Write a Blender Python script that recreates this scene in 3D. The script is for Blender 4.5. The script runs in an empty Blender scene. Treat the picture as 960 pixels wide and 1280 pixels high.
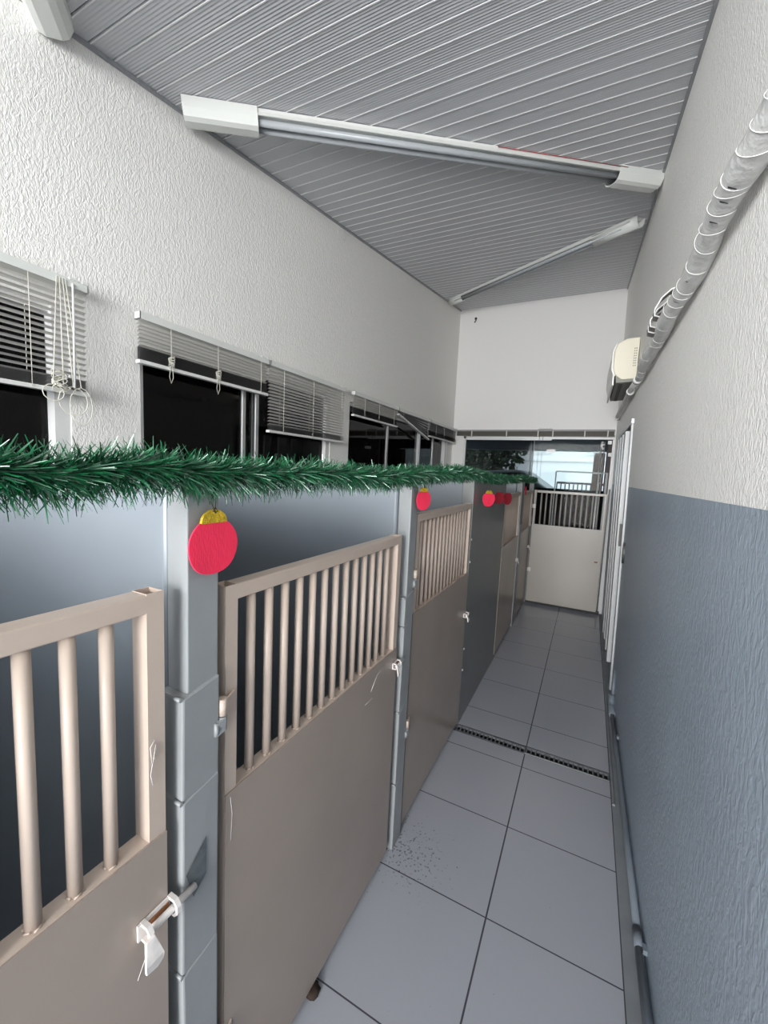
import bpy, math, random
from mathutils import Vector, Matrix
R = math.radians
random.seed(7)
C = bpy.context.scene.collection
# ------------------------------------------------------------------ camera
yaw, pitch, roll, FPX, H = -26.498, -5.879, 2.703, 508.9, 1.6
def cam_axes(yaw, pitch, roll):
    cy, sy, cp, sp = math.cos(yaw), math.sin(yaw), math.cos(pitch), math.sin(pitch)
    f = Vector((sy*cp, cy*cp, sp)); r = Vector((cy, -sy, 0)); u = r.cross(f)
    c, s = math.cos(roll), math.sin(roll)
    return c*r + s*u, -s*r + c*u, f
cr, cu, cf = cam_axes(R(yaw), R(pitch), R(roll))
cam = bpy.data.cameras.new('camera'); cam.sensor_fit = 'HORIZONTAL'; cam.sensor_width = 36; cam.lens = 36*FPX/960
cam.clip_start = 0.02; cam.clip_end = 200
co = bpy.data.objects.new('camera', cam); C.objects.link(co)
m = Matrix(((cr.x, cu.x, -cf.x, 0), (cr.y, cu.y, -cf.y, 0), (cr.z, cu.z, -cf.z, H), (0, 0, 0, 1)))
co.matrix_world = m
bpy.context.scene.camera = co
# ------------------------------------------------------------------ world, light, exposure
w = bpy.data.worlds.new('sky'); bpy.context.scene.world = w; w.use_nodes = True
bg = w.node_tree.nodes['Background']; bg.inputs['Color'].default_value = (0.74, 0.87, 1.0, 1); bg.inputs['Strength'].default_value = 1.6
def area(name, loc, rot, sx, sy, power, col):
    l = bpy.data.lights.new(name, 'AREA'); l.shape = 'RECTANGLE'; l.size = sx; l.size_y = sy; l.energy = power; l.color = col
    o = bpy.data.objects.new(name, l); C.objects.link(o); o.location = loc; o.rotation_euler = rot
    return o
# daylight that comes in through the open end of the corridor behind the camera
area('daylight_opening', (-0.7, -5.0, 1.5), (R(92), 0, 0), 5.0, 3.2, 560, (1.0, 0.985, 0.96))
# added fill lamp, higher and wider, to brighten the side walls
area('sky_fill', (-1.7, -3.4, 2.3), (R(84), 0, R(-14)), 4.8, 1.9, 250, (0.96, 0.985, 1.0))
vs = bpy.context.scene.view_settings
vs.view_transform = 'Standard'; vs.look = 'None'; vs.gamma = 1; vs.use_curve_mapping = False; vs.exposure = 0.78
cy_ = bpy.context.scene.cycles
cy_.use_denoising = True; cy_.max_bounces = 10; cy_.diffuse_bounces = 6; cy_.glossy_bounces = 4; cy_.transparent_max_bounces = 12
cy_.sample_clamp_indirect = 6

# ------------------------------------------------------------------ materials
def mat(name, col, rough=0.6, metal=0.0, spec=0.5, var=None, bump=None, coat=0, emis=None):
    """var=(scale, amount, stretch) colour variation; bump=(scale, distance, strength, stretch)"""
    M = bpy.data.materials.new(name); M.use_nodes = True; nt = M.node_tree; b = nt.nodes['Principled BSDF']
    b.inputs['Base Color'].default_value = (*col, 1); b.inputs['Roughness'].default_value = rough
    b.inputs['Metallic'].default_value = metal; b.inputs['Specular IOR Level'].default_value = spec
    if coat: b.inputs['Coat Weight'].default_value = coat; b.inputs['Coat Roughness'].default_value = 0.15
    def coords(stretch):
        tc = nt.nodes.new('ShaderNodeTexCoord'); mp = nt.nodes.new('ShaderNodeMapping'); mp.inputs['Scale'].default_value = stretch
        g = nt.nodes.new('ShaderNodeNewGeometry')
        nt.links.new(g.outputs['Position'], mp.inputs['Vector']); nt.nodes.remove(tc)
        return mp.outputs['Vector']
    if var:
        n = nt.nodes.new('ShaderNodeTexNoise'); n.inputs['Scale'].default_value = var[0]; n.inputs['Detail'].default_value = 6
        nt.links.new(coords(var[2] if len(var) > 2 else (1, 1, 1)), n.inputs['Vector'])
        r = nt.nodes.new('ShaderNodeValToRGB'); r.color_ramp.elements[0].position = .3; r.color_ramp.elements[1].position = .7
        a = var[1]
        r.color_ramp.elements[0].color = (*[c*(1-a) for c in col], 1); r.color_ramp.elements[1].color = (*[min(1, c*(1+a)) for c in col], 1)
        nt.links.new(n.outputs['Fac'], r.inputs['Fac']); nt.links.new(r.outputs['Color'], b.inputs['Base Color'])
    if bump:
        n = nt.nodes.new('ShaderNodeTexNoise'); n.inputs['Scale'].default_value = bump[0]; n.inputs['Detail'].default_value = 2.5
        n.inputs['Distortion'].default_value = bump[4] if len(bump) > 4 else 0
        nt.links.new(coords(bump[3] if len(bump) > 3 else (1, 1, 1)), n.inputs['Vector'])
        bp = nt.nodes.new('ShaderNodeBump'); bp.inputs['Distance'].default_value = bump[1]; bp.inputs['Strength'].default_value = bump[2]
        nt.links.new(n.outputs['Fac'], bp.inputs['Height']); nt.links.new(bp.outputs['Normal'], b.inputs['Normal'])
    return M
STUCCO = (120, 0.0042, 0.9, (1, 1, .5), .8)
M = {}
M['stucco'] = mat('white_stucco', (.85, .835, .805), .55, bump=STUCCO)
M['smooth_white'] = mat('smooth_white_paint', (.82, .805, .79), .7, bump=(6, .004, .2))
M['lower_paint'] = mat('blue_grey_paint', (.32, .38, .445), .38, bump=(70, 0.004, 0.6, (1, 1, .5), .8), var=(3, .05))
M['divider'] = mat('grey_enamel_divider', (.225, .25, .278), .33, spec=.6, bump=(5, .004, .25), var=(2, .04))
M['post'] = mat('grey_post_paint', (.262, .272, .276), .42, bump=(18, .003, .25), var=(6, .08))
M['beige'] = mat('beige_enamel', (.50, .405, .34), .38, spec=.5, bump=(120, .0006, .3), var=(9, .04))
M['beige_shaded'] = mat('beige_enamel_shaded', (.325, .265, .225), .27, spec=.6, bump=(3, .004, .2), var=(3.5, .05))  # same beige paint, darkened to stand for shade on the gate sheets
M['beige_far'] = mat('pale_beige_enamel', (.37, .335, .295), .3, var=(2, .04), bump=(3, .003, .2))
M['pvc'] = mat('grey_white_pvc_panel', (.53, .535, .555), .42, spec=.5)
M['pvc_lip'] = mat('pvc_joint_glint', (.80, .80, .80), .35)  # joint lips coloured whiter to stand for light caught along them
M['dark_gap'] = mat('dark_joint', (.05, .05, .05), .8)
M['white_metal'] = mat('white_enamel_metal', (.70, .71, .68), .35)
M['tube'] = mat('unlit_tube_glass', (.38, .40, .42), .28, spec=.5)
M['alu'] = mat('brushed_aluminium', (.55, .56, .56), .35, metal=.7)
M['slat'] = mat('blind_slat', (.70, .685, .65), .42, spec=.5)
M['slat_dark'] = mat('grey_slat_edge', (.25, .25, .25), .5)
M['olive'] = mat('olive_slat_stack', (.12, .11, .085), .5)
M['cord'] = mat('blind_cord', (.68, .66, .58), .7)
M['cream'] = mat('aged_cream_plastic', (.76, .71, .58), .4)
M['ac_white'] = mat('white_plastic', (.82, .81, .76), .35)
M['ac_dark'] = mat('dark_vent', (.035, .035, .03), .5)
M['ac_grey'] = mat('grey_vent_plastic', (.22, .22, .19), .45)
M['tape'] = mat('wrapped_white_tape', (.62, .62, .60), .38, var=(25, .1), bump=(45, .006, .6))
M['tape_edge'] = mat('tape_edge', (.76, .76, .73), .4)
M['black'] = mat('black_plastic', (.02, .02, .02), .4)
M['shade_grey'] = mat('taupe_grey', (.17, .155, .145), .7)
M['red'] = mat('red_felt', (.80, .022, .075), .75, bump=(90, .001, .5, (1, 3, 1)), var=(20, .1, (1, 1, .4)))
M['dark_red'] = mat('dark_red_matt', (.30, .008, .02), .75, var=(20, .1))
M['gold'] = mat('gold_glitter', (.62, .42, .03), .38, metal=.5, bump=(400, .002, 1.0), var=(160, .45))
M['wire'] = mat('dark_wire', (.07, .07, .06), .45, metal=.8)
M['latch'] = mat('chipped_white_latch', (.70, .65, .62), .4, var=(55, .12))
M['rust'] = mat('rusty_steel', (.22, .09, .035), .75, var=(60, .5))
M['grate'] = mat('weathered_grate', (.19, .20, .21), .55, metal=.3, var=(30, .3))
M['curb'] = mat('grey_curb', (.22, .235, .25), .6, bump=(25, .003, .4), var=(8, .12))
M['pipe'] = mat('grey_painted_pipe', (.16, .185, .215), .4)
M['door_white'] = mat('white_door_enamel', (.52, .53, .53), .35)
M['tinsel_core'] = mat('garland_core', (.004, .03, .012), .7)
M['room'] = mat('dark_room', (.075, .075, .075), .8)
M['steel_white'] = mat('white_steel_frame', (.72, .72, .71), .35)
M['porch'] = mat('slate_soffit', (.10, .12, .14), .6)
M['brickish'] = mat('brown_render', (.14, .085, .07), .8, var=(14, .35))
M['far_wall'] = mat('sunlit_white_wall', (.82, .82, .80), .7)
M['vehicle'] = mat('black_vehicle_paint', (.02, .028, .028), .25)
M['asphalt'] = mat('outdoor_paving', (.30, .30, .29), .8, var=(6, .1))
M['foliage'] = mat('dark_foliage', (.035, .06, .03), .7, var=(20, .4))
M['bark'] = mat('dark_bark', (.05, .042, .035), .85)
M['brown'] = mat('brown_dirt', (.03, .016, .01), .9)
# tinsel: per-position green variation, foil sheen
def tinsel():
    X = bpy.data.materials.new('green_tinsel'); X.use_nodes = True; nt = X.node_tree; b = nt.nodes['Principled BSDF']
    n = nt.nodes.new('ShaderNodeTexNoise'); n.inputs['Scale'].default_value = 45; g = nt.nodes.new('ShaderNodeNewGeometry')
    nt.links.new(g.outputs['Position'], n.inputs['Vector'])
    r = nt.nodes.new('ShaderNodeValToRGB'); e = r.color_ramp.elements
    e[0].position = .35; e[0].color = (.002, .045, .016, 1); e[1].position = .68; e[1].color = (.010, .165, .058, 1)
    nt.links.new(n.outputs['Fac'], r.inputs['Fac']); nt.links.new(r.outputs['Color'], b.inputs['Base Color'])
    b.inputs['Roughness'].default_value = .3; b.inputs['Specular IOR Level'].default_value = .9; b.inputs['Metallic'].default_value = .15
    return X
M['tinsel'] = tinsel()
def glass(name, tint, ior=1.1):
    X = bpy.data.materials.new(name); X.use_nodes = True; nt = X.node_tree; nt.nodes.remove(nt.nodes['Principled BSDF'])
    o = nt.nodes['Material Output']; t = nt.nodes.new('ShaderNodeBsdfTransparent'); t.inputs['Color'].default_value = (*tint, 1)
    gl = nt.nodes.new('ShaderNodeBsdfGlossy'); gl.inputs['Roughness'].default_value = .02; gl.inputs['Color'].default_value = (.9, .9, .9, 1)
    fr = nt.nodes.new('ShaderNodeFresnel'); fr.inputs['IOR'].default_value = ior
    mx = nt.nodes.new('ShaderNodeMixShader'); nt.links.new(fr.outputs[0], mx.inputs[0]); nt.links.new(t.outputs[0], mx.inputs[1]); nt.links.new(gl.outputs[0], mx.inputs[2])
    nt.links.new(mx.outputs[0], o.inputs['Surface'])
    return X
M['glass_dark'] = glass('smoked_glass', (.30, .305, .305), 1.3)
M['glass_smoke'] = glass('grey_tinted_glass', (.50, .51, .51))
M['glass_clear'] = glass('clear_glass', (.86, .89, .88))
# floor tiles
def tile_mat():
    X = bpy.data.materials.new('light_grey_floor_tile'); X.use_nodes = True; nt = X.node_tree; b = nt.nodes['Principled BSDF']; L = nt.links
    g = nt.nodes.new('ShaderNodeNewGeometry'); s = nt.nodes.new('ShaderNodeSeparateXYZ'); L.new(g.outputs['Position'], s.inputs[0])
    def mth(op, a, bb=None, cc=None):
        n = nt.nodes.new('ShaderNodeMath'); n.operation = op
        for i, v in enumerate((a, bb, cc)):
            if v is None: continue
            if isinstance(v, (int, float)): n.inputs[i].default_value = v
            else: L.new(v, n.inputs[i])
        return n.outputs[0]
    P = 0.4365
    def grid(sock, off, wid):
        f = mth('FRACT', mth('DIVIDE', mth('ADD', sock, 10*P - off), P))
        d = mth('MULTIPLY', mth('MINIMUM', f, mth('SUBTRACT', 1.0, f)), P)
        return mth('LESS_THAN', d, wid)
    gx = grid(s.outputs['X'], -.197, .0030); gy = grid(s.outputs['Y'], 1.38, .0023)
    gr = mth('MAXIMUM', gx, gy)
    n1 = nt.nodes.new('ShaderNodeTexNoise'); n1.inputs['Scale'].default_value = 3; n1.inputs['Detail'].default_value = 8; L.new(g.outputs['Position'], n1.inputs['Vector'])
    r1 = nt.nodes.new('ShaderNodeValToRGB'); r1.color_ramp.elements[0].position = .3; r1.color_ramp.elements[0].color = (.364, .373, .408, 1); r1.color_ramp.elements[1].position = .65; r1.color_ramp.elements[1].color = (.374, .383, .418, 1)
    L.new(n1.outputs['Fac'], r1.inputs['Fac'])
    # dirt specks: worn spots around the foot of the second post
    v = nt.nodes.new('ShaderNodeTexNoise'); v.inputs['Scale'].default_value = 85; v.inputs['Detail'].default_value = 3; L.new(g.outputs['Position'], v.inputs['Vector'])
    d1 = nt.nodes.new('ShaderNodeVectorMath'); d1.operation = 'DISTANCE'; L.new(g.outputs['Position'], d1.inputs[0]); d1.inputs[1].default_value = (-.55, 1.48, 0)
    near = mth('MULTIPLY', mth('LESS_THAN', d1.outputs['Value'], .26), mth('SUBTRACT', 1.0, mth('MULTIPLY', d1.outputs['Value'], 3.2)))
    thr = mth('SUBTRACT', .765, mth('MULTIPLY', near, .215))
    sp = mth('GREATER_THAN', v.outputs['Fac'], thr)
    mx = nt.nodes.new('ShaderNodeMix'); mx.data_type = 'RGBA'; L.new(mth('MULTIPLY', sp, .75), mx.inputs['Factor']); L.new(r1.outputs['Color'], mx.inputs['A']); mx.inputs['B'].default_value = (.11, .11, .115, 1)
    m2 = nt.nodes.new('ShaderNodeMix'); m2.data_type = 'RGBA'; L.new(gr, m2.inputs['Factor']); L.new(mx.outputs['Result'], m2.inputs['A']); m2.inputs['B'].default_value = (.065, .065, .075, 1)
    L.new(m2.outputs['Result'], b.inputs['Base Color'])
    n2 = nt.nodes.new('ShaderNodeTexNoise'); n2.inputs['Scale'].default_value = 7; n2.inputs['Detail'].default_value = 5; L.new(g.outputs['Position'], n2.inputs['Vector'])
    mr = nt.nodes.new('ShaderNodeMapRange'); mr.inputs['From Min'].default_value = .3; mr.inputs['From Max'].default_value = .7; mr.inputs['To Min'].default_value = .18; mr.inputs['To Max'].default_value = .23
    L.new(n2.outputs['Fac'], mr.inputs['Value']); L.new(mr.outputs[0], b.inputs['Roughness'])
    bp = nt.nodes.new('ShaderNodeBump'); bp.inputs['Distance'].default_value = .002; bp.inputs['Strength'].default_value = .6
    L.new(mth('SUBTRACT', 1.0, gr), bp.inputs['Height']); L.new(bp.outputs['Normal'], b.inputs['Normal'])
    return X
M['tile'] = tile_mat()

# ------------------------------------------------------------------ mesh builder
class MB:
    def __init__(s): s.v = []; s.f = []; s.mi = []; s.cur = 0; s.sm = []
    def add(s, vs, fs, smooth=False):
        b = len(s.v); s.v += [tuple(p) for p in vs]
        for f in fs: s.f.append(tuple(i + b for i in f)); s.mi.append(s.cur); s.sm.append(smooth)
        return s
    def hexa(s, p):   # 8 corner points: bottom ring 0-3, top ring 4-7
        return s.add(p, [(3, 2, 1, 0), (4, 5, 6, 7), (0, 1, 5, 4), (1, 2, 6, 5), (2, 3, 7, 6), (3, 0, 4, 7)])
    def box(s, a, b):
        x0, y0, z0 = a; x1, y1, z1 = b
        return s.hexa([(x0, y0, z0), (x1, y0, z0), (x1, y1, z0), (x0, y1, z0), (x0, y0, z1), (x1, y0, z1), (x1, y1, z1), (x0, y1, z1)])
    def quad(s, a, b, c, d): return s.add([a, b, c, d], [(0, 1, 2, 3)])
    def bbox(s, a, b, r=.003, ax=2):
        """box with its four edges along axis ax chamfered"""
        x0, y0, z0 = a; x1, y1, z1 = b
        lo, hi = [x0, y0, z0], [x1, y1, z1]; u, v = [i for i in (0, 1, 2) if i != ax]
        ring = [(lo[u]+r, lo[v]), (hi[u]-r, lo[v]), (hi[u], lo[v]+r), (hi[u], hi[v]-r), (hi[u]-r, hi[v]), (lo[u]+r, hi[v]), (lo[u], hi[v]-r), (lo[u], lo[v]+r)]
        P = []
        for t in (lo[ax], hi[ax]):
            for (p, q) in ring:
                c = [0, 0, 0]; c[u] = p; c[v] = q; c[ax] = t; P.append(tuple(c))
        fs = [(i, (i+1) % 8, 8+(i+1) % 8, 8+i) for i in range(8)] + [tuple(range(7, -1, -1)), tuple(range(8, 16))]
        return s.add(P, fs)
    def tube(s, pts, r, n=10, cap=True, smooth=True, squash=None):
        pts = [Vector(p) for p in pts]; rs = r if isinstance(r, (list, tuple)) else [r]*len(pts)
        P = []; up0 = None
        for i, p in enumerate(pts):
            d = (pts[min(i+1, len(pts)-1)] - pts[max(i-1, 0)]).normalized()
            if up0 is None: up0 = Vector((0, 0, 1)) if abs(d.z) < .9 else Vector((1, 0, 0))
            a = d.cross(up0).normalized(); b = a.cross(d).normalized(); up0 = b
            for k in range(n):
                t = 2*math.pi*k/n; P.append(p + a*math.cos(t)*rs[i]*(squash or 1) + b*math.sin(t)*rs[i])
        fs = []
        for i in range(len(pts)-1):
            for k in range(n): fs.append((i*n+k, i*n+(k+1) % n, (i+1)*n+(k+1) % n, (i+1)*n+k))
        s.add(P, fs, smooth)
        if cap:
            b = len(s.v) - len(P)
            s.f.append(tuple(b+k for k in range(n-1, -1, -1))); s.mi.append(s.cur); s.sm.append(False)
            e = b + (len(pts)-1)*n
            s.f.append(tuple(e+k for k in range(n))); s.mi.append(s.cur); s.sm.append(False)
        return s
    def hollow(s, a, b, t, ax):
        """open-ended square tube along axis ax with wall t"""
        lo, hi = list(a), list(b); u, v = [i for i in (0, 1, 2) if i != ax]
        P = []
        for T in (lo[ax], hi[ax]):
            for k in (0, t):
                for (p, q) in ((lo[u]+k, lo[v]+k), (hi[u]-k, lo[v]+k), (hi[u]-k, hi[v]-k), (lo[u]+k, hi[v]-k)):
                    c = [0, 0, 0]; c[u] = p; c[v] = q; c[ax] = T; P.append(tuple(c))
        fs = []
        for i in range(4):
            j = (i+1) % 4
            fs += [(i, j, 8+j, 8+i), (4+i, 12+i, 12+j, 4+j), (i, 4+i, 4+j, j), (8+i, 8+j, 12+j, 12+i)]
        return s.add(P, fs)
    def prism(s, poly, axis_pts, smooth=False):
        """poly: list of 3D points; axis_pts: extrusion vector"""
        e = Vector(axis_pts); n = len(poly); P = [Vector(p) for p in poly]; P2 = [p + e for p in P]
        return s.add(P + P2, [(i, (i+1) % n, n+(i+1) % n, n+i) for i in range(n)] + [tuple(range(n-1, -1, -1)), tuple(range(n, 2*n))], smooth)
    def build(s, name, mats, parent=None, fix=True):
        if not isinstance(mats, (list, tuple)): mats = [mats]
        xs = [p[0] for p in s.v]; ys = [p[1] for p in s.v]; zs = [p[2] for p in s.v]
        if parent is None:
            org = Vector(((min(xs)+max(xs))/2, (min(ys)+max(ys))/2, min(zs)))
        else:
            org = worldloc(parent)
        me = bpy.data.meshes.new(name); me.from_pydata([(p[0]-org.x, p[1]-org.y, p[2]-org.z) for p in s.v], [], s.f)
        for q in mats: me.materials.append(q)
        for i, pl in enumerate(me.polygons): pl.material_index = s.mi[i]; pl.use_smooth = s.sm[i]
        if fix:
            import bmesh
            bm = bmesh.new(); bm.from_mesh(me); bmesh.ops.recalc_face_normals(bm, faces=bm.faces); bm.to_mesh(me); bm.free()
        me.update()
        o = bpy.data.objects.new(name, me); C.objects.link(o)
        if parent is None: o.location = org
        else: o.parent = parent
        return o
def worldloc(o):
    v = Vector(o.location)
    while o.parent: o = o.parent; v += o.location
    return v
def tag(o, label=None, cat=None, group=None, kind=None):
    if label: o['label'] = label
    if cat: o['category'] = cat
    if group: o['group'] = group
    if kind: o['kind'] = kind
    return o
def thing(name, label, cat, loc, group=None, kind=None):
    o = bpy.data.objects.new(name, None); C.objects.link(o); o.location = loc; o.empty_display_size = .05
    return tag(o, label, cat, group, kind)
def box(name, a, b, m, parent=None, r=0, ax=2):
    k = MB(); (k.bbox(a, b, r, ax) if r else k.box(a, b)); return k.build(name, m, parent)
def structure(o): o['kind'] = 'structure'; return o
def vbox(name, a, b, m, parent=None, ax=2, bev=.004):
    o = box(name, a, b, m, parent); md = o.modifiers.new('bevel', 'BEVEL'); md.width = bev; md.segments = 3; md.limit_method = 'ANGLE'
    return o

# ------------------------------------------------------------------ setting dimensions
XL, XG, YE, Y0 = -1.72, -0.617, 5.45, -2.0          # left wall, gate line, end wall, open near end
PAINT = 1.57
YC0 = -2.0     # the roof starts here; behind it the passage opens onto a bright yard
def WX(y, z): return .318 - .009*y - .02*z           # face of the slightly leaning right wall
def CZ(y): return 2.902 + .155*y                     # sloping ceiling

# floor: two runs of tile with the drain channel between them
DY0, DY1 = 2.375, 2.455
k = MB()
k.box((XL-.1, Y0, -.08), (.24, DY0, 0)); k.box((XL-.1, DY1, -.08), (.24, YE+.02, 0)); k.box((XL-.1, DY0, -.08), (XG-.01, DY1, 0))
structure(k.build('floor', M['tile']))
# curb strip at the foot of the right wall
k = MB(); k.box((.24, Y0, -.08), (.36, YE, .003)); k.bbox((.24, 2.2, 0), (.253, 3.7, .012), .003, 1)
structure(k.build('baseboard_right', M['curb']))

# left wall with the window openings cut out of it
wins = [(-.35, .84), (1.10, 2.51), (2.765, 5.2)]
WZ0, WZ1 = 1.12, 2.12
k = MB()
T = .12
def lw(y0, y1, z0, z1, zc=None):   # z1 None: up to the sloping ceiling
    if z1 is None: k.hexa([(XL-T, y0, z0), (XL, y0, z0), (XL, y1, z0), (XL-T, y1, z0), (XL-T, y0, CZ(y0)+.02), (XL, y0, CZ(y0)+.02), (XL, y1, CZ(y1)+.02), (XL-T, y1, CZ(y1)+.02)])
    else: k.box((XL-T, y0, z0), (XL, y1, z1))
k.cur = 1; lw(Y0, YE+T, 0, WZ0)
edges = [Y0] + [e for q in wins for e in q] + [YE+T]
for i in range(0, len(edges), 2):
    k.cur = 1; lw(edges[i], edges[i+1], WZ0, PAINT-.03); k.cur = 0; lw(edges[i], edges[i+1], PAINT-.03, WZ1)
k.cur = 0; lw(Y0, YE+T, WZ1, None)
structure(k.build('wall_left', [M['stucco'], M['lower_paint']]))

# right wall, leaning slightly, with the door opening
DR0, DR1, DRZ = 3.50, 4.80, 2.02
k = MB()
def rwq(y0, y1, z0, z1, top=False):
    za, zb = (CZ(y0)+.02, CZ(y1)+.02) if top else (z1, z1)
    t = .16
    k.hexa([(WX(y0, z0), y0, z0), (WX(y0, z0)+t, y0, z0), (WX(y1, z0)+t, y1, z0), (WX(y1, z0), y1, z0),
            (WX(y0, za), y0, za), (WX(y0, za)+t, y0, za), (WX(y1, zb)+t, y1, zb), (WX(y1, zb), y1, zb)])
RP = 1.562
for a, b in ((Y0, DR0), (DR1, YE+T)):
    k.cur = 1; rwq(a, b, 0, RP); k.cur = 0; rwq(a, b, RP, DRZ)
k.cur = 0; rwq(Y0, YE+T, DRZ, 0, True)
structure(k.build('wall_right', [M['stucco'], M['lower_paint']]))

# end wall above and left of the glazing
GX0, GX1, GZ1 = -1.56, .215, 2.12
k = MB()
k.box((XL-T, YE, 0), (GX0, YE+T, CZ(YE)+.03)); k.box((GX0, YE, GZ1), (GX1, YE+T, CZ(YE)+.03)); k.box((GX1, YE, GZ1), (.36, YE+T, CZ(YE)+.03)); k.box((GX1, YE, 0), (.36, YE+T, GZ1))
structure(k.build('wall_end', M['smooth_white']))

# ceiling: ribbed PVC panels across the corridor, built as a real profile
k = MB()
xs0, xs1 = XL-.02, .36
P = .0835; y = YC0; prof = []
while y < YE+.12:
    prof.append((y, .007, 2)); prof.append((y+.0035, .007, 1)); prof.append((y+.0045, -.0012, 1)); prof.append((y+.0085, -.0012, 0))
    n = 12
    for i in range(1, n+1):
        yy = y+.0085+(P-.011)*i/n
        prof.append((yy, .0013 if i % 2 else 0, 0))
    y += P
vs = []
for (yy, dz, mi) in prof:
    for x in (xs0, xs1): vs.append((x, yy+.012*(x+1.7), CZ(yy+.012*(x+1.7))+dz))
b = len(k.v); k.v += vs
for i in range(len(prof)-1):
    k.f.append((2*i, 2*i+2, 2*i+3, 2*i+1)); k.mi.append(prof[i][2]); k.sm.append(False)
# slab above
b = len(k.v); k.v += [(xs0, YC0, CZ(YC0)+.03), (xs1, YC0, CZ(YC0)+.03), (xs1, YE+.15, CZ(YE+.15)+.03), (xs0, YE+.15, CZ(YE+.15)+.03)]; k.f.append((b, b+1, b+2, b+3)); k.mi.append(0); k.sm.append(False)
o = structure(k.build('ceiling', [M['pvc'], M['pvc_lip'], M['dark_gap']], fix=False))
# edge trims where ceiling meets the side walls
k = MB(); k.hexa([(XL, Y0, CZ(Y0)-.012), (XL+.012, Y0, CZ(Y0)-.012), (XL+.012, YE, CZ(YE)-.012), (XL, YE, CZ(YE)-.012), (XL, Y0, CZ(Y0)), (XL+.012, Y0, CZ(Y0)), (XL+.012, YE, CZ(YE)), (XL, YE, CZ(YE))])
structure(k.build('trim_1', mat('grey_trim', (.30, .31, .32), .5)))
k = MB(); a, b = WX(Y0, CZ(Y0)), WX(YE, CZ(YE))
k.hexa([(a-.012, Y0, CZ(Y0)-.012), (a, Y0, CZ(Y0)-.012), (b, YE, CZ(YE)-.012), (b-.012, YE, CZ(YE)-.012), (a-.012, Y0, CZ(Y0)), (a, Y0, CZ(Y0)), (b, YE, CZ(YE)), (b-.012, YE, CZ(YE))])
structure(k.build('trim_2', bpy.data.materials['grey_trim']))

# dark room behind the left windows
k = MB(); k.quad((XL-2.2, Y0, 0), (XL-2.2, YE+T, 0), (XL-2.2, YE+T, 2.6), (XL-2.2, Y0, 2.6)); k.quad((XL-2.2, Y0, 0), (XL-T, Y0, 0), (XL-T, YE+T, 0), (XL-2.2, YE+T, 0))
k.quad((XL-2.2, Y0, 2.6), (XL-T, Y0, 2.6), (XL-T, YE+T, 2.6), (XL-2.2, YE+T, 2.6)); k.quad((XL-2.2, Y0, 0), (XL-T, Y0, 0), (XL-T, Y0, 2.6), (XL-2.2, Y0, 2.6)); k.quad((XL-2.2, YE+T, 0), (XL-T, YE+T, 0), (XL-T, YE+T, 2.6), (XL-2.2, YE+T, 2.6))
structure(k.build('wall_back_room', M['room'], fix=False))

# ------------------------------------------------------------------ windows in the left wall
def window(i, y0, y1, bars, jamb_r=True):
    root = bpy.data.objects.new('window_%d' % i, None); C.objects.link(root); root.location = (XL-.06, (y0+y1)/2, WZ0); structure(root)
    t = .025; xa, xb = XL-.075, XL-.02
    k = MB(); k.box((xa, y0, WZ0), (xb, y1, WZ0+t)); k.box((xa, y0, WZ1-t), (xb, y1, WZ1)); k.box((xa, y0, WZ0), (xb, y0+t, WZ1))
    k.box((xa, y1-.05, WZ0), (XL-.004, y1, WZ1))
    k.build('window_frame', M['steel_white'], root)
    ys = [y0+t] + bars + [y1-.05]
    for j in range(len(ys)-1):
        xo = XL-.035 if j % 2 == 0 else XL-.055
        box('window_pane', (xo-.003, ys[j]-(.02 if j else 0), WZ0+t), (xo+.003, ys[j+1]+(.02 if j < len(ys)-2 else 0), WZ1-t), M['glass_dark'], root)
    for q in bars:
        box('mullion', (XL-.066, q-.014, WZ0+t), (XL-.022, q+.014, WZ1-t), M['alu'], root, .003)
window(1, wins[0][0], wins[0][1], [.24])
window(2, wins[1][0], wins[1][1], [1.70, 1.80])
window(3, wins[2][0], wins[2][1], [3.50, 4.32, 4.75])

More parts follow.
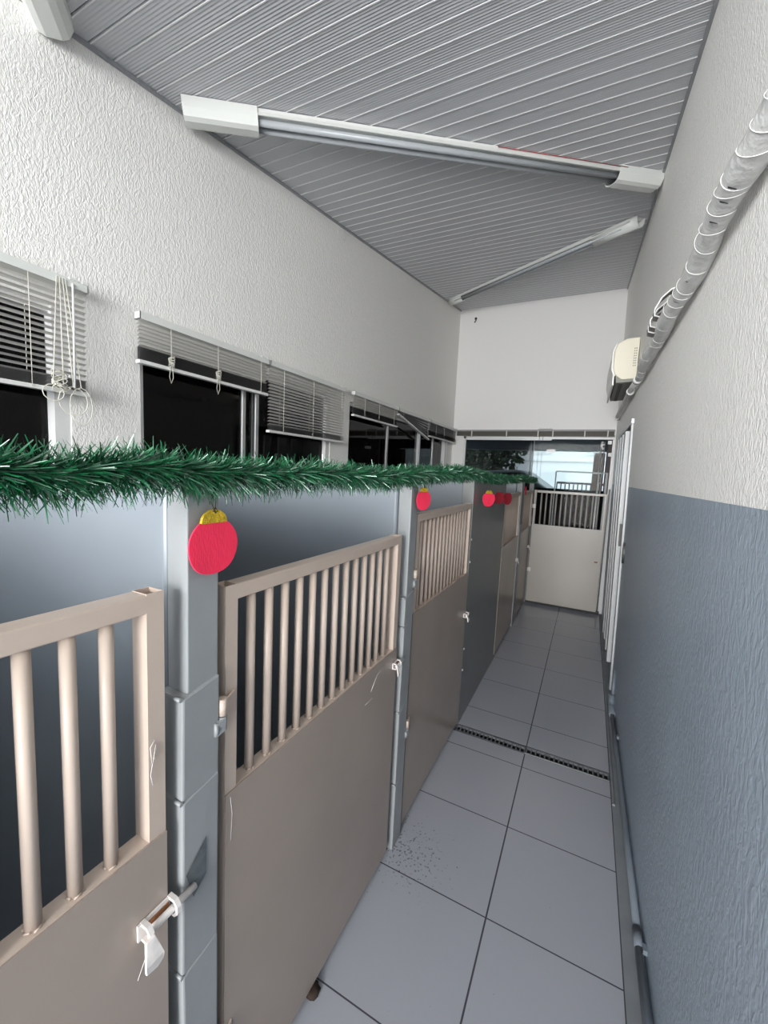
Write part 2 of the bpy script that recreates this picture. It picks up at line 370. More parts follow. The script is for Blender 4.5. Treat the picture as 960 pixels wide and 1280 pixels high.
# ------------------------------------------------------------------ venetian blinds
def blind(label, y0, y1, ztop, zbot, n_slats, tilt, cords, stack=0.0, bottom_drop=0.0, tassels=(), open_from=None, group='venetian blinds along the left wall', slatmat=None, loops=False):
    xc = XL+.045
    root = thing('venetian_blind', label, 'window blind', (xc, (y0+y1)/2, zbot), group)
    # headrail: an open U channel
    k = MB(); k.box((xc-.019, y0, ztop-.028), (xc+.019, y1, ztop-.026)); k.box((xc-.019, y0, ztop-.026), (xc-.017, y1, ztop)); k.box((xc+.017, y0, ztop-.026), (xc+.019, y1, ztop+.0))
    k.box((xc-.019, y0, ztop-.028), (xc+.019, y0+.003, ztop)); k.box((xc-.019, y1-.003, ztop-.028), (xc+.019, y1, ztop))
    k.build('headrail', M['white_metal'], root)
    zs0, zs1 = ztop-.04, zbot+.018+stack
    def slat(k, z, th, dr):
        w = .0105; c, s = math.cos(th)*w, math.sin(th)*w; e = .0011
        P = []
        for (yy, dz) in ((y0+.004, 0), (y1-.004, -dr)):
            for q, h in ((-1, 0), (-.4, .0018), (.4, .0018), (1, 0)):
                P.append((xc+c*q, yy, z+dz-s*q+h))
        k.add(P, [(0, 1, 5, 4), (1, 2, 6, 5), (2, 3, 7, 6)], True)
    for i in range(n_slats):
        z = zs0-(zs0-zs1)*i/(n_slats-1)
        th = tilt
        if open_from is not None and i >= open_from: th = tilt*.25
        k = MB(); slat(k, z, th + random.uniform(-.05, .05), bottom_drop*i/(n_slats-1)); k.build('slat', slatmat or M['slat'], root, fix=False)
    if stack:
        k = MB(); q = int(stack/.0032)
        for i in range(q): slat(k, zbot+.018+stack*i/q, .05, bottom_drop)
        k.build('stacked_slats', M['slat_dark'], root, fix=False)
    k = MB(); k.hexa([(xc-.013, y0, zbot), (xc+.013, y0, zbot), (xc+.013, y1, zbot-bottom_drop), (xc-.013, y1, zbot-bottom_drop), (xc-.013, y0, zbot+.014), (xc+.013, y0, zbot+.014), (xc+.013, y1, zbot+.014-bottom_drop), (xc-.013, y1, zbot+.014-bottom_drop)])
    k.build('bottom_rail', M['white_metal'], root)
    for cyy in cords:
        dr = bottom_drop*(cyy-y0)/(y1-y0)
        k = MB(); k.tube([(xc+.0155, cyy, ztop-.02), (xc+.016, cyy, zbot+.005-dr)], .0012, 5); k.tube([(xc-.0155, cyy, ztop-.02), (xc-.016, cyy, zbot+.005-dr)], .0012, 5)
        if cyy in tassels:   # the bunched ladder cord that sticks out below
            for j in range(7):
                pts = [(xc+.018+.006*math.sin(t*6.28+j), cyy+.012*math.cos(t*6.28+j*.7), zbot+.012+.007*j+.006*math.sin(t*6.28)) for t in [i/8 for i in range(9)]]
                k.tube(pts, .0011, 4)
            k.tube([(xc+.018, cyy-.005, zbot+.02), (xc+.02, cyy-.012, zbot-.03), (xc+.02, cyy-.004, zbot-.055), (xc+.02, cyy+.006, zbot-.03), (xc+.018, cyy+.004, zbot+.02)], .0012, 5)
        k.build('ladder_cord', M['cord'], root)
    if loops:  # long tangled pull cords
        cyy = y1-.09
        k = MB()
        for (oy, lo, r_) in ((0, zbot-.01, .02), (.03, zbot-.09, .045), (.055, zbot-.12, .035), (-.03, zbot-.05, .03)):
            pts = [(xc+.022, cyy+oy*.3, ztop-.01)]
            for t in range(13):
                a = math.pi*t/6
                pts.append((xc+.024+.004*math.sin(a), cyy+oy+r_*math.sin(a), (lo+zbot)/2+.02+(zbot-lo)*.55*math.cos(a)))
            pts.append((xc+.022, cyy+oy, zbot+.03))
            k.tube(pts, .0016, 5)
        for j in range(9):
            pts = [(xc+.022+.008*math.sin(t*6.28+j), cyy-.01+.022*math.cos(t*6.28+j*.9), zbot+.012+.006*j+.014*math.sin(t*6.28)) for t in [i/9 for i in range(10)]]
            k.tube(pts, .0015, 4)
        k.build('pull_cord', M['cord'], root)
        k = MB(); k.tube([(xc+.021, y1-.05, ztop-.015), (xc+.024, y1-.055, zbot+.02)], .004, 6); k.build('tilt_wand', M['steel_white'], root)
    k = MB(); k.box((xc-.021, y1-.06, ztop-.004), (xc+.022, y1-.035, ztop+.004)); k.box((xc-.021, y1-.02, ztop-.004), (xc+.022, y1-.002, ztop+.004)); k.build('bracket', M['white_metal'], root)
    k = MB(); k.box((XL, (y0+y1)/2-.02, ztop-.02), (xc-.017, (y0+y1)/2+.02, ztop-.012)); k.build('wall_bracket', M['white_metal'], root)
    return root
blind('half-lowered venetian blind with open slats over the nearest window, at the left edge', -.36, .875, 2.205, 1.815, 16, -.22, [-.1, .35, .70], stack=.035, tassels=(), loops=True)
blind('short raised venetian blind over the dark pane of the middle window, tassels hanging', 1.062, 1.80, 2.185, 1.985, 7, -.45, [1.20, 1.45, 1.74], stack=.05, tassels=(1.20, 1.45))
blind('fully lowered venetian blind on the right side of the middle window', 1.815, 2.61, 2.185, 1.785, 18, -.42, [1.93, 2.22, 2.56], stack=.03)
blind('raised venetian blind at the near side of the third window', 2.74, 3.54, 2.19, 2.005, 6, -.45, [2.9, 3.15, 3.45], stack=.05)
blind('venetian blind hanging slanted with its bottom rail fallen to one side', 3.56, 4.40, 2.19, 2.125, 6, -.45, [3.66, 4.33], stack=.006, bottom_drop=.165, slatmat=M['slat_dark'])
blind('raised grey venetian blind next to the corner, last one on the left wall', 4.42, 5.42, 2.19, 2.0, 6, -.45, [4.6, 4.9, 5.3], stack=.05, slatmat=M['slat_dark'])

# ------------------------------------------------------------------ stall dividers, posts
M['strike'] = mat('worn_strike_plate', (.10, .115, .12), .5, var=(60, .3))
M['panel'] = mat('dark_grey_enamel', (.165, .168, .165), .36, var=(3, .05), bump=(5, .003, .2))
def divider(label, y0, y1, x1=XG-.056, zt=1.575):
    k = MB(); k.box((XL, y0, 0), (x1, y1, zt))
    o = k.build('stall_divider', M['divider']); md = o.modifiers.new('bevel', 'BEVEL'); md.width = .014; md.segments = 4; md.limit_method = 'ANGLE'
    return tag(o, label, 'partition wall', 'stall partition walls')
def post(label, y0, y1, split=None, low_y0=None, screws=False):
    root = thing('gate_post', label, 'post', (XG, (y0+y1)/2, 0))
    zs = split or 1.18
    vbox('post_cap', (XG-.05, y0, zs), (XG+.004, y1, 1.575), M['post'], root, bev=.003)
    k = MB(); a = low_y0 or y0-.006
    # folded metal jacket round the foot of the post, slightly twisted between its joints
    zz = [0, .30, .62, .98, zs]
    rng = random.Random(int(y0*1000)); offs = [rng.uniform(-.003, .003) for _ in zz]
    for i in range(len(zz)-1):
        d0, d1 = offs[i], offs[i+1]
        k.hexa([(XG-.055, a+d0, zz[i]), (XG+.008, a+d0, zz[i]+0.0), (XG+.008, y1+d0*.4, zz[i]+.0), (XG-.055, y1, zz[i]),
                (XG-.055, a+d1, zz[i+1]-.002), (XG+.009, a+d1, zz[i+1]-.002), (XG+.009, y1+d1*.4, zz[i+1]+.012), (XG-.055, y1, zz[i+1]+.012)])
    j = k.build('post_jacket', M['post'], root); md = j.modifiers.new('bevel', 'BEVEL'); md.width = .004; md.segments = 2; md.limit_method = 'ANGLE'
    for z in zz[1:]: 
        k = MB(); k.tube([(XG-.01, a-.003, z-.002), (XG+.008, a-.003, z-.002)], .004, 8); k.build('weld_bead', M['post'], root)
    return root
divider('blue-grey stall partition wall beside the cropped nearest gate', .474, .534)
divider('blue-grey stall partition wall behind the second gate, meeting the second post', 1.468, 1.528)
divider('dark grey stall partition wall behind the third gate, reached at the plain panel', 3.40, 3.46, XG-.075)
divider('dark grey stall partition wall between the two farthest side gates', 4.45, 4.51, XG-.058)
k = MB(); k.box((XL, YE-.09, 0), (XG-.06, YE-.035, 1.10)); tag(k.build('stall_divider', M['divider']), 'low grey wall closing the last stall below the glazed end', 'partition wall', 'stall partition walls')
divider('grey stall partition wall just behind the viewer, closing the nearest stall', -.49, -.43)
structure(box('wall_stalls_near', (XG-.07, Y0, 0), (XG, -.47, 1.575), M['divider']))
structure(box('wall_near_end', (XL-.1, Y0-.1, 0), (XG, Y0, 1.75), M['lower_paint']))
post('grey post carrying the large red ornament, between the two nearest gates', .471, .539, 1.18, .458)
post('grey post between the second gate and the third gate', 1.466, 1.532, 1.10, 1.448)
# solid panel between the third gate and the far side gates
pr_ = thing('solid_partition', 'plain dark grey solid panel between the third gate and the farthest side gates', 'wall panel', (XG, 2.97, 0))
vbox('panel_body', (XG-.072, 2.442, 0), (XG, 3.508, 1.575), M['panel'], pr_, bev=.004)
for z in (1.20, 1.06, .50, .36):
    k = MB(); k.tube([(XG, 2.458, z), (XG+.004, 2.458, z)], .007, 8); k.build('screw_head', M['white_metal'], pr_)
post('narrow grey post between the two farthest side gates', 4.40, 4.57, 1.10, 4.40)
post('narrow dark grey post in the corner next to the end gate', 5.385, 5.41, 1.10, 5.385)

# ------------------------------------------------------------------ gates
def hinge(parent, yh, z, toward=1):
    """toward=+1: gate lies at larger y than the hinge"""
    k = MB(); x = XG+.006
    k.tube([(x, yh, z), (x, yh, z+.034)], .009, 12)
    k.hexa([(x+.004, yh, z), (x+.009, yh, z), (XG+.004, yh+toward*.034, z), (XG, yh+toward*.034, z), (x+.004, yh, z+.032), (x+.009, yh, z+.032), (XG+.004, yh+toward*.034, z+.034), (XG, yh+toward*.034, z+.034)])
    h = k.build('hinge', M['beige'], parent)
    k = MB(); k.tube([(x, yh, z-.030), (x, yh, z-.003)], .009, 12)
    k.hexa([(XG+.003, yh-toward*.018, z-.034), (XG+.015, yh-toward*.018, z-.034), (x+.010, yh, z-.030), (x+.002, yh, z-.030), (XG+.003, yh-toward*.018, z-.008), (XG+.015, yh-toward*.018, z-.008), (x+.010, yh, z-.004), (x+.002, yh, z-.004)])
    k.tube([(XG+.010, yh-toward*.018, z-.034), (XG+.013, yh-toward*.020, z-.02), (XG+.010, yh-toward*.018, z-.008)], .005, 6)
    k.build('hinge_leaf', M['post'], h)
def latch(parent, y, z, s=1.0, up=0.0):
    """sliding bolt: plate, bolt, two guides and the drop handle, mounted on the sheet with the bolt pointing to +y"""
    x = XG+.002
    k = MB(); k.box((x, y-.055*s, z-.012*s), (x+.004, y-.004, z+.014*s)); lt = k.build('latch', M['latch'], parent)
    k = MB(); k.tube([(x+.014, y-.045*s, z), (x+.014, y+.035*s, z)], .0055*s, 10); k.build('bolt', M['latch'], lt)
    k = MB(); k.box((x+.004, y-.04*s, z-.008*s), (x+.006, y-.008, z+.008*s)); k.build('rusty_plate', M['rust'], lt)
    for yy in (y-.05*s, y-.006*s):
        pts = [(x, yy, z-.014*s), (x+.016*s, yy, z-.014*s), (x+.024*s, yy, z-.005*s), (x+.024*s, yy, z+.006*s), (x+.016*s, yy, z+.015*s), (x, yy, z+.015*s), (x, yy, z+.010*s), (x+.014*s, yy, z+.010*s), (x+.018*s, yy, z+.004*s), (x+.018*s, yy, z-.004*s), (x+.014*s, yy, z-.010*s), (x, yy, z-.010*s)]
        k = MB(); n = len(pts); P = pts + [(p[0], p[1]+.007*s, p[2]) for p in pts]
        fs = [(i, (i+1) % n, n+(i+1) % n, n+i) for i in range(n)]
        for off in (0, n):
            for i in range(5): fs.append(tuple(off+q for q in (i, i+1, 10-i, 11-i)))
        k.add(P, fs); k.build('bolt_guide', M['latch'], lt)
    # drop handle: a flat tab that hangs from the bolt and flares to a wide end
    k = MB(); yy = y-.052*s
    poly = [(x+.022*s, yy-.006*s, z+.004*s), (x+.022*s, yy+.008*s, z+.006*s), (x+.034*s, yy+.014*s, z-.022*s), (x+.030*s, yy+.016*s, z-.036*s), (x+.030*s, yy+.006*s, z-.041*s), (x+.032*s, yy-.012*s, z-.034*s), (x+.034*s, yy-.013*s, z-.022*s)]
    k.prism(poly, (.005*s, 0, 0)); h = k.build('latch_handle', M['latch'], lt)
    md = h.modifiers.new('bevel', 'BEVEL'); md.width = .0015; md.segments = 2
    return lt
def gate(label, y0, y1, ztop, zbar, nbars, hinge_y=None, hz=(), latch_at=None, sheetm='beige_shaded', first_bar=None, scratches=()):
    g = thing('stall_gate', label, 'gate', (XG, (y0+y1)/2, .035), 'beige metal stall gates')
    D = .04; S = .03; xb = XG-D
    k = MB(); k.box((XG-.002, y0, .035), (XG+.0012, y1, zbar)); k.build('gate_sheet', M[sheetm], g)
    k = MB(); k.hollow((xb, y0, zbar-.02), (XG-.002, y0+S, ztop), .002, 2); k.box((xb, y0, .035), (XG-.002, y0+S, zbar-.02)); k.build('stile', M['beige'], g)
    k = MB(); k.hollow((xb, y1-S, zbar-.02), (XG-.002, y1, ztop), .002, 2); k.box((xb, y1-S, .035), (XG-.002, y1, zbar-.02)); k.build('stile', M['beige'], g)
    k = MB(); k.bbox((xb, y0+S, ztop-.033), (XG-.002, y1-S, ztop-.001), .0025, 1); k.build('top_rail', M['beige'], g)
    k = MB(); k.bbox((xb, y0+S, zbar-.032), (XG-.003, y1-S, zbar-.001), .0025, 1); k.build('middle_rail', M['beige'], g)
    k = MB(); k.bbox((xb, y0+S, .037), (XG-.003, y1-S, .067), .0025, 1); k.build('bottom_rail', M['beige'], g)
    pitch_ = (y1-y0-2*S)/(nbars+1)
    for i in range(nbars):
        yb = y0+S+pitch_*(i+1); k = MB(); k.tube([(XG-.021, yb, zbar-.003), (XG-.021, yb, ztop-.031)], .0102, 16)
        b = k.build('bar', M['beige'], g)
        if y0 < 1:
            k = MB()
            for q in range(5):
                a = 2*math.pi*q/5+i; r = .0112
                k.tube([(XG-.021+r*math.cos(a), yb+r*math.sin(a), zbar-.001), (XG-.021+r*math.cos(a+.9), yb+r*math.sin(a+.9), zbar+.0015)], .0016, 6)
            k.build('weld_bead', M['beige'], b)
    if hinge_y is not None:
        for z in hz: hinge(g, hinge_y, z)
    if latch_at: latch(g, *latch_at)
    for pts in scratches:
        k = MB(); k.tube([(XG+.0013, p[0], p[1]) for p in pts], .0007, 4); k.build('paint_scratch', M['latch'], g)
    return g
gate('beige barred gate cropped by the left edge, nearest the viewer', -.41, .431, 1.383, .945, 14, None, (), (.437, .800, 1.15),
     scratches=[[(.41, 1.13), (.402, 1.12), (.405, 1.09), (.412, 1.10), (.412, 1.12), (.402, 1.07), (.406, 1.05)], [(.40, .77), (.39, .74), (.375, .71)], [(.39, .745), (.392, .72), (.396, .705)]])
gate('beige barred gate between the red-ornament post and the second post', .563, 1.405, 1.357, .912, 13, .548, (1.102, .32), (1.412, .850, .85),
     scratches=[[(1.20, .83), (1.24, .87), (1.28, .885)], [(1.16, .80), (1.21, .80)], [(.575, .90), (.58, .86), (.577, .80)]])
gate('beige barred gate just before the plain dark panel, third along the row', 1.555, 2.428, 1.425, 1.0, 14, 1.543, (1.16, .50), (2.435, .738, .9))
gate('glossy beige gate right after the plain dark panel, seen nearly edge-on', 3.530, 4.385, 1.44, .99, 13, None, (), (4.39, .735, .9))
gate('farthest beige side gate, next to the end gate', 4.585, 5.372, 1.44, .99, 12, None, (), (5.27, .745, .9))
# dark strike plates on the posts
k = MB(); k.add([(XG+.0105, .462, .83), (XG+.0105, .507, .875), (XG+.0105, .507, .795), (XG+.0105, .478, .77)], [(0, 1, 2, 3)]); k.add([(XG+.008, .462, .83), (XG+.008, .507, .875), (XG+.008, .507, .795), (XG+.008, .478, .77)], [(0, 1, 2, 3)])
tag(k.build('strike_plate', M['strike']), 'dark worn strike plate on the ornament post beside the big latch', 'plate')

# ------------------------------------------------------------------ end gate
eg = thing('end_gate', 'pale beige barred gate across the far end of the corridor', 'gate', (-.2, 5.35, .04))
gx0, gx1, gy = -.598, .198, 5.35
k = MB(); k.box((gx0, gy-.0015, .04), (gx1, gy+.002, 1.02)); k.build('gate_sheet', M['beige_far'], eg)
for a in (gx0, gx1-.03):
    k = MB(); k.bbox((a, gy+.002, .04), (a+.03, gy+.032, 1.445), .003, 2); k.build('stile', M['beige_far'], eg)
for z in (1.413, .99, .04):
    k = MB(); k.bbox((gx0+.03, gy+.002, z), (gx1-.03, gy+.032, z+.03), .003, 0); k.build('rail', M['beige_far'], eg)
for i in range(12):
    xb = gx0+.03+(gx1-gx0-.06)*(i+1)/13; k = MB(); k.tube([(xb, gy+.017, 1.015), (xb, gy+.017, 1.415)], .0095, 10); k.build('bar', M['beige_far'], eg)
k = MB(); k.box((.13, gy-.006, .63), (.165, gy-.0015, .645)); k.tube([(.15, gy-.004, .637), (.15, gy-.02, .637)], .007, 8); k.build('bolt_knob', M['rust'], eg)
for z in (.42, 1.22):
    k = MB(); k.tube([(gx0-.004, gy-.008, z), (gx0-.004, gy-.008, z+.05)], .008, 8); k.box((gx0-.004, gy-.012, z), (gx0+.03, gy-.002, z+.05)); k.build('hinge', M['latch'], eg)
structure(box('trim_3', (XG-.005, YE-.045, .003), (.235, YE+.01, .03), M['dark_gap']))
structure(box('trim_4', (gx1+.008, gy+.015, .03), (gx1+.022, gy+.05, 1.50), M['black']))

# ------------------------------------------------------------------ glazed end
gw = bpy.data.objects.new('window_4', None); C.objects.link(gw); gw.location = (-.7, YE+.05, 0); structure(gw)
k = MB(); k.box((GX0, YE-.01, 0), (GX0+.028, YE+.04, GZ1)); k.box((GX0, YE-.01, GZ1-.045), (GX1, YE+.04, GZ1-.02)); k.box((GX0, YE-.01, 0), (GX1, YE+.04, .02)); k.box((GX1-.015, YE-.01, 0), (GX1, YE+.04, GZ1-.04))
k.build('window_frame', M['steel_white'], gw)
box('track', (GX0, YE-.02, GZ1-.02), (GX1, YE+.05, GZ1), M['slat_dark'], gw)
box('window_pane', (GX0+.028, YE+.010, .02), (-.66, YE+.018, GZ1-.045), M['glass_smoke'], gw)
box('window_pane', (-.70, YE+.024, .02), (.12, YE+.032, GZ1-.045), M['glass_clear'], gw)
k = MB(); k.box((-.70, YE+.019, .02), (-.692, YE+.036, GZ1-.045)); k.box((-.664, YE+.006, .02), (-.658, YE+.0235, GZ1-.045)); k.build('mullion', M['ac_grey'], gw)
box('rail', (GX0, YE-.012, GZ1-.062), (-.46, YE+.002, GZ1-.047), M['steel_white'], gw)
for (x, z) in ((-.46, 1.93),):
    box('glass_clip', (x-.05, YE-.002, z-.02), (x+.05, YE+.012, z+.02), M['steel_white'], gw, .004, 1)
for (x, z) in ((.17, 2.04), (.185, 1.90)):
    box('glass_clip', (x-.02, YE-.01, z-.02), (x+.02, YE+.02, z+.02), M['steel_white'], gw, .004, 1)
k = MB(); k.tube([(.10, YE+.0, 2.05), (.085, YE-.01, 2.0), (.11, YE-.01, 1.96)], .012, 8); k.tube([(.085, YE-.01, 2.0), (.12, YE, 2.02)], .01, 8); k.build('roller', M['steel_white'], gw)
for x in (.085, .12):
    k = MB(); k.tube([(x, YE+.02, .03), (x, YE+.02, 2.05)], .006, 6); k.build('pull_bar', M['alu'], gw)
# raised blind above the glazing
rb = thing('rolled_blind', 'fully raised olive blind bundle above the glazed end', 'window blind', (-.7, YE-.03, 2.115))
k = MB(); k.box((-1.66, YE-.045, 2.165), (.21, YE-.002, 2.185)); k.build('headrail', M['slat_dark'], rb)
k = MB()
for i in range(12): k.box((-1.655, YE-.043, 2.108+i*.0046), (.205, YE-.012, 2.1105+i*.0046))
k.build('stacked_slats', M['olive'], rb)
for x in (-1.45, -1.0, -.62, -.45, -.1, .14):
    k = MB(); k.box((x-.006, YE-.048, 2.10), (x+.006, YE-.044, 2.17)); k.box((x-.006, YE-.048, 2.10), (x+.006, YE-.012, 2.106)); k.build('ladder_tape', M['cord'], rb)
k = MB()
for j in range(9):
    x = -.62+j*.018; k.tube([(x, YE-.03, 2.185), (x+.006, YE-.035, 2.197+.006*(j % 2)), (x+.014, YE-.03, 2.185)], .0025, 5)
k.tube([(-.60, YE-.048, 2.11), (-.60, YE-.05, 1.6)], .002, 5); k.tube([(-.56, YE-.048, 2.11), (-.555, YE-.05, 1.6)], .002, 5)
k.build('cord_tangle', M['wire'], rb)

# ------------------------------------------------------------------ outdoors beyond the glass
structure(box('floor_outside', (-9, YE+.12, -.12), (6, 26, -.02), M['asphalt']))
structure(box('ceiling_porch', (-2.6, YE+.12, 2.42), (1.2, 8.2, 2.55), M['porch']))
structure(box('wall_porch', (.22, YE+.12, -.02), (.46, 8.2, 2.42), M['brickish']))
tag(box('porch_column', (.03, 7.9, -.02), (.20, 8.08, 2.06), M['brickish'], r=.01), 'brown column standing outside the glazed end on the right', 'column')
fb = thing('far_building', 'sunlit white building seen through the clear end glass', 'building', (0, 16, -.02))
box('facade', (-4, 16, -.02), (5, 16.4, 7), M['far_wall'], fb)
for i, z in enumerate((2.2, 2.9, 3.6)):
    box('ledge', (-3.9, 15.93, z), (4.9, 16, z+.05), M['white_metal'], fb)
for x in (-2.4, -.2):
    box('shop_panel', (x, 15.95, 2.45), (x+1.1, 15.99, 2.75), M['white_metal'], fb)
# beam across the porch opening
structure(box('trim_5', (-2.6, 7.9, 2.09), (1.2, 8.2, 2.42), M['porch']))
# small dark car outside
structure(box('wall_parapet', (-2.6, 7.6, -.02), (.22, 7.72, 1.42), mat('matt_black', (.012, .012, .012), .95, spec=.05)))
car = thing('parked_car', 'black car parked outside behind the end gate', 'car', (-1.5, 9.4, -.02))
prof = [(-2.6, .25), (-2.6, .72), (-2.45, .95), (-1.9, 1.03), (-1.35, 1.45), (-.35, 1.50), (.30, 1.12), (.95, 1.0), (1.12, .8), (1.15, .25)]
k = MB(); k.prism([(-.9+x, 8.6, z*1.16) for x, z in prof], (0, 1.65, 0)); cb = k.build('car_body', M['vehicle'], car); md = cb.modifiers.new('bevel', 'BEVEL'); md.width = .09; md.segments = 4
k = MB(); k.prism([(-.9+x, 8.585, z*1.16) for x, z in ((-1.72, 1.04), (-1.28, 1.38), (-.42, 1.42), (.1, 1.08))], (0, .02, 0)); k.build('side_window', M['black'], car)
for x in (-2.7, -.6):
    k = MB(); k.tube([(x, 8.56, .32), (x, 8.78, .32)], .33, 24); k.build('wheel', M['black'], car)
k = MB(); k.tube([(.05, 8.62, 1.0), (.10, 8.58, 1.0)], .07, 12); k.build('headlight', M['steel_white'], car)
# black railing, white handrail
rl = thing('metal_railing', 'black metal railing outside behind the end gate', 'railing', (-.1, 8.4, -.02))
k = MB(); k.box((-.55, 8.38, 1.50), (.42, 8.42, 1.54)); k.box((-.55, 8.38, .10), (.42, 8.42, .14)); k.build('rail', M['black'], rl)
for i in range(14):
    x = -.55+i*.072; k = MB(); k.tube([(x, 8.4, -.02), (x, 8.4, 1.52)], .011, 6); k.build('baluster', M['black'], rl)
hr = thing('handrail', 'white metal handrail frame standing just outside the glass', 'handrail', (0, 5.75, -.02))
k = MB(); k.tube([(-.40, 5.78, 1.69), (.185, 5.78, 1.69)], .010, 8); k.build('rail', M['steel_white'], hr)
k = MB(); k.tube([(.185, 5.78, -.02), (.185, 5.78, 1.695)], .014, 8); k.build('post', M['steel_white'], hr)
k = MB(); k.tube([(.10, 5.78, -.02), (.10, 5.78, 1.69)], .006, 8); k.build('post', M['steel_white'], hr)
k = MB(); k.tube([(-.40, 5.78, -.02), (-.40, 5.78, 1.69)], .008, 8); k.build('post', M['steel_white'], hr)
# dark trees on the left of the view
def tree(label, x, y, h, seed):
    rng = random.Random(seed); t = thing('tree', label, 'tree', (x, y, -.02), 'trees outside the glazed end')
    k = MB(); k.tube([(x, y, -.02), (x+.03, y, h*.35), (x-.04, y, h*.6), (x+.02, y, h*.8)], [.13, .11, .09, .05], 9)
    for j in range(5):
        a = rng.uniform(0, 6.28); k.tube([(x-.02, y, h*(.42+.06*j)), (x+.5*math.cos(a), y+.5*math.sin(a), h*(.6+.06*j)), (x+.9*math.cos(a), y+.9*math.sin(a), h*(.68+.06*j))], [.05, .035, .015], 6)
    k.build('trunk', M['bark'], t)
    k = MB()
    for j in range(2600):
        d = Vector((rng.gauss(0, 1), rng.gauss(0, 1), rng.gauss(0, 1))).normalized()*rng.uniform(.3, 1)**.6
        c = Vector((x, y, h*.78)) + Vector((d.x*1.15, d.y*1.1, d.z*h*.33))
        a = Vector((rng.gauss(0, 1), rng.gauss(0, 1), rng.gauss(0, 1))).normalized()*.09; b = a.cross(Vector((rng.random(), rng.random(), rng.random()))).normalized()*.05
        k.add([c-a, c+b, c+a, c-b], [(0, 1, 2, 3)])
    k.build('foliage', M['foliage'], t, fix=False)
tree('dark leafy tree seen through the tinted glass at far left', -4.3, 14.2, 3.6, 1)
tree('dark leafy tree next to the clear glass, right of its neighbour', -2.7, 11.8, 3.2, 2)

# ------------------------------------------------------------------ floor drain
dr = thing('floor_drain', 'slotted linear floor drain crossing the corridor', 'drain', (-.19, 2.415, -.06))
k = MB(); k.box((XG-.01, DY0, -.075), (.24, DY0+.003, -.001)); k.box((XG-.01, DY1-.003, -.075), (.24, DY1, -.001)); k.box((XG-.01, DY0, -.078), (.24, DY1, -.07)); k.build('channel', M['dark_gap'], dr)
def grate(x0, x1, tilt):
    n = int((x1-x0)/.0245)
    k = MB()
    def yy(x): return tilt*(x-x0)/(x1-x0)
    a, b = DY0+.010, DY1-.006
    for (p, q) in ((a, a+.008), (b-.012, b)):
        k.hexa([(x0, p+yy(x0), -.012), (x1, p+yy(x1), -.012), (x1, q+yy(x1), -.012), (x0, q+yy(x0), -.012), (x0, p+yy(x0), -.001), (x1, p+yy(x1), -.001), (x1, q+yy(x1), -.001), (x0, q+yy(x0), -.001)])
    for i in range(n+1):
        x = x0+(x1-x0-.007)*i/n
        k.box((x, a+yy(x), -.012), (x+.007, b+yy(x), -.002))
    k.build('grate', M['grate'], dr)
grate(XG, -.20, -.006); grate(-.195, .236, .0)
k = MB(); k.bbox((-.2, DY0+.004, -.004), (.236, DY0+.012, .001), .001, 0); k.build('edge_strip', M['alu'], dr)

# rusty lump of dirt at the foot of the second gate
k = MB(); rng = random.Random(3); P = []; c = Vector((-.618, .905, .0))
for i in range(7):
    for j in range(10):
        a = math.pi*i/6; b = 6.283*j/10; r = .022*rng.uniform(.7, 1.15)
        P.append(c+Vector((math.sin(a)*math.cos(b)*r, math.sin(a)*math.sin(b)*r*1.2, .012+math.cos(a)*r*.55)))
k.add(P, [(i*10+j, i*10+(j+1) % 10, (i+1)*10+(j+1) % 10, (i+1)*10+j) for i in range(6) for j in range(10)], True)
tag(k.build('dirt_clump', M['brown']), 'brown clump of dirt on the tiles under the second gate', 'dirt')

# ------------------------------------------------------------------ base pipe on the right wall
bp_ = thing('water_pipe', 'grey painted pipe running low along the foot of the right wall', 'pipe', (.28, 1.2, .0))
def bx_(y, z, o=.018): return WX(y, z)-o
k = MB(); k.tube([(bx_(y, .05), y, .05) for y in (Y0, -.5, .5, 1.2, 1.55)], .0145, 12); k.build('pipe_run', M['pipe'], bp_)
k = MB(); k.tube([(bx_(y, .05), y, .05) for y in (1.50, 2.0, 2.6, 3.1)], .0125, 12); k.build('pipe_run', M['pipe'], bp_)
k = MB(); k.tube([(bx_(1.49, .05), 1.49, .05), (bx_(1.56, .05), 1.56, .05)], .0158, 12); k.build('coupling', M['pipe'], bp_)
k = MB(); k.tube([(bx_(3.0, .05), 3.0, .05), (bx_(3.1, .05), 3.10, .05), (bx_(3.14, .07), 3.14, .075), (bx_(3.15, .12), 3.15, .12)], .021, 12); k.build('elbow', M['pipe'], bp_)
k = MB(); k.tube([(bx_(3.15, .1, .012), 3.15, .10), (bx_(3.25, .3, .004), 3.25, .26)], .011, 10); k.build('riser', M['pipe'], bp_)
for y in (1.48, 2.72):
    k = MB(); k.box((bx_(y, .05, .012), y-.012, .06), (WX(y, .05), y+.012, .078)); k.build('pipe_clip', M['pipe'], bp_)

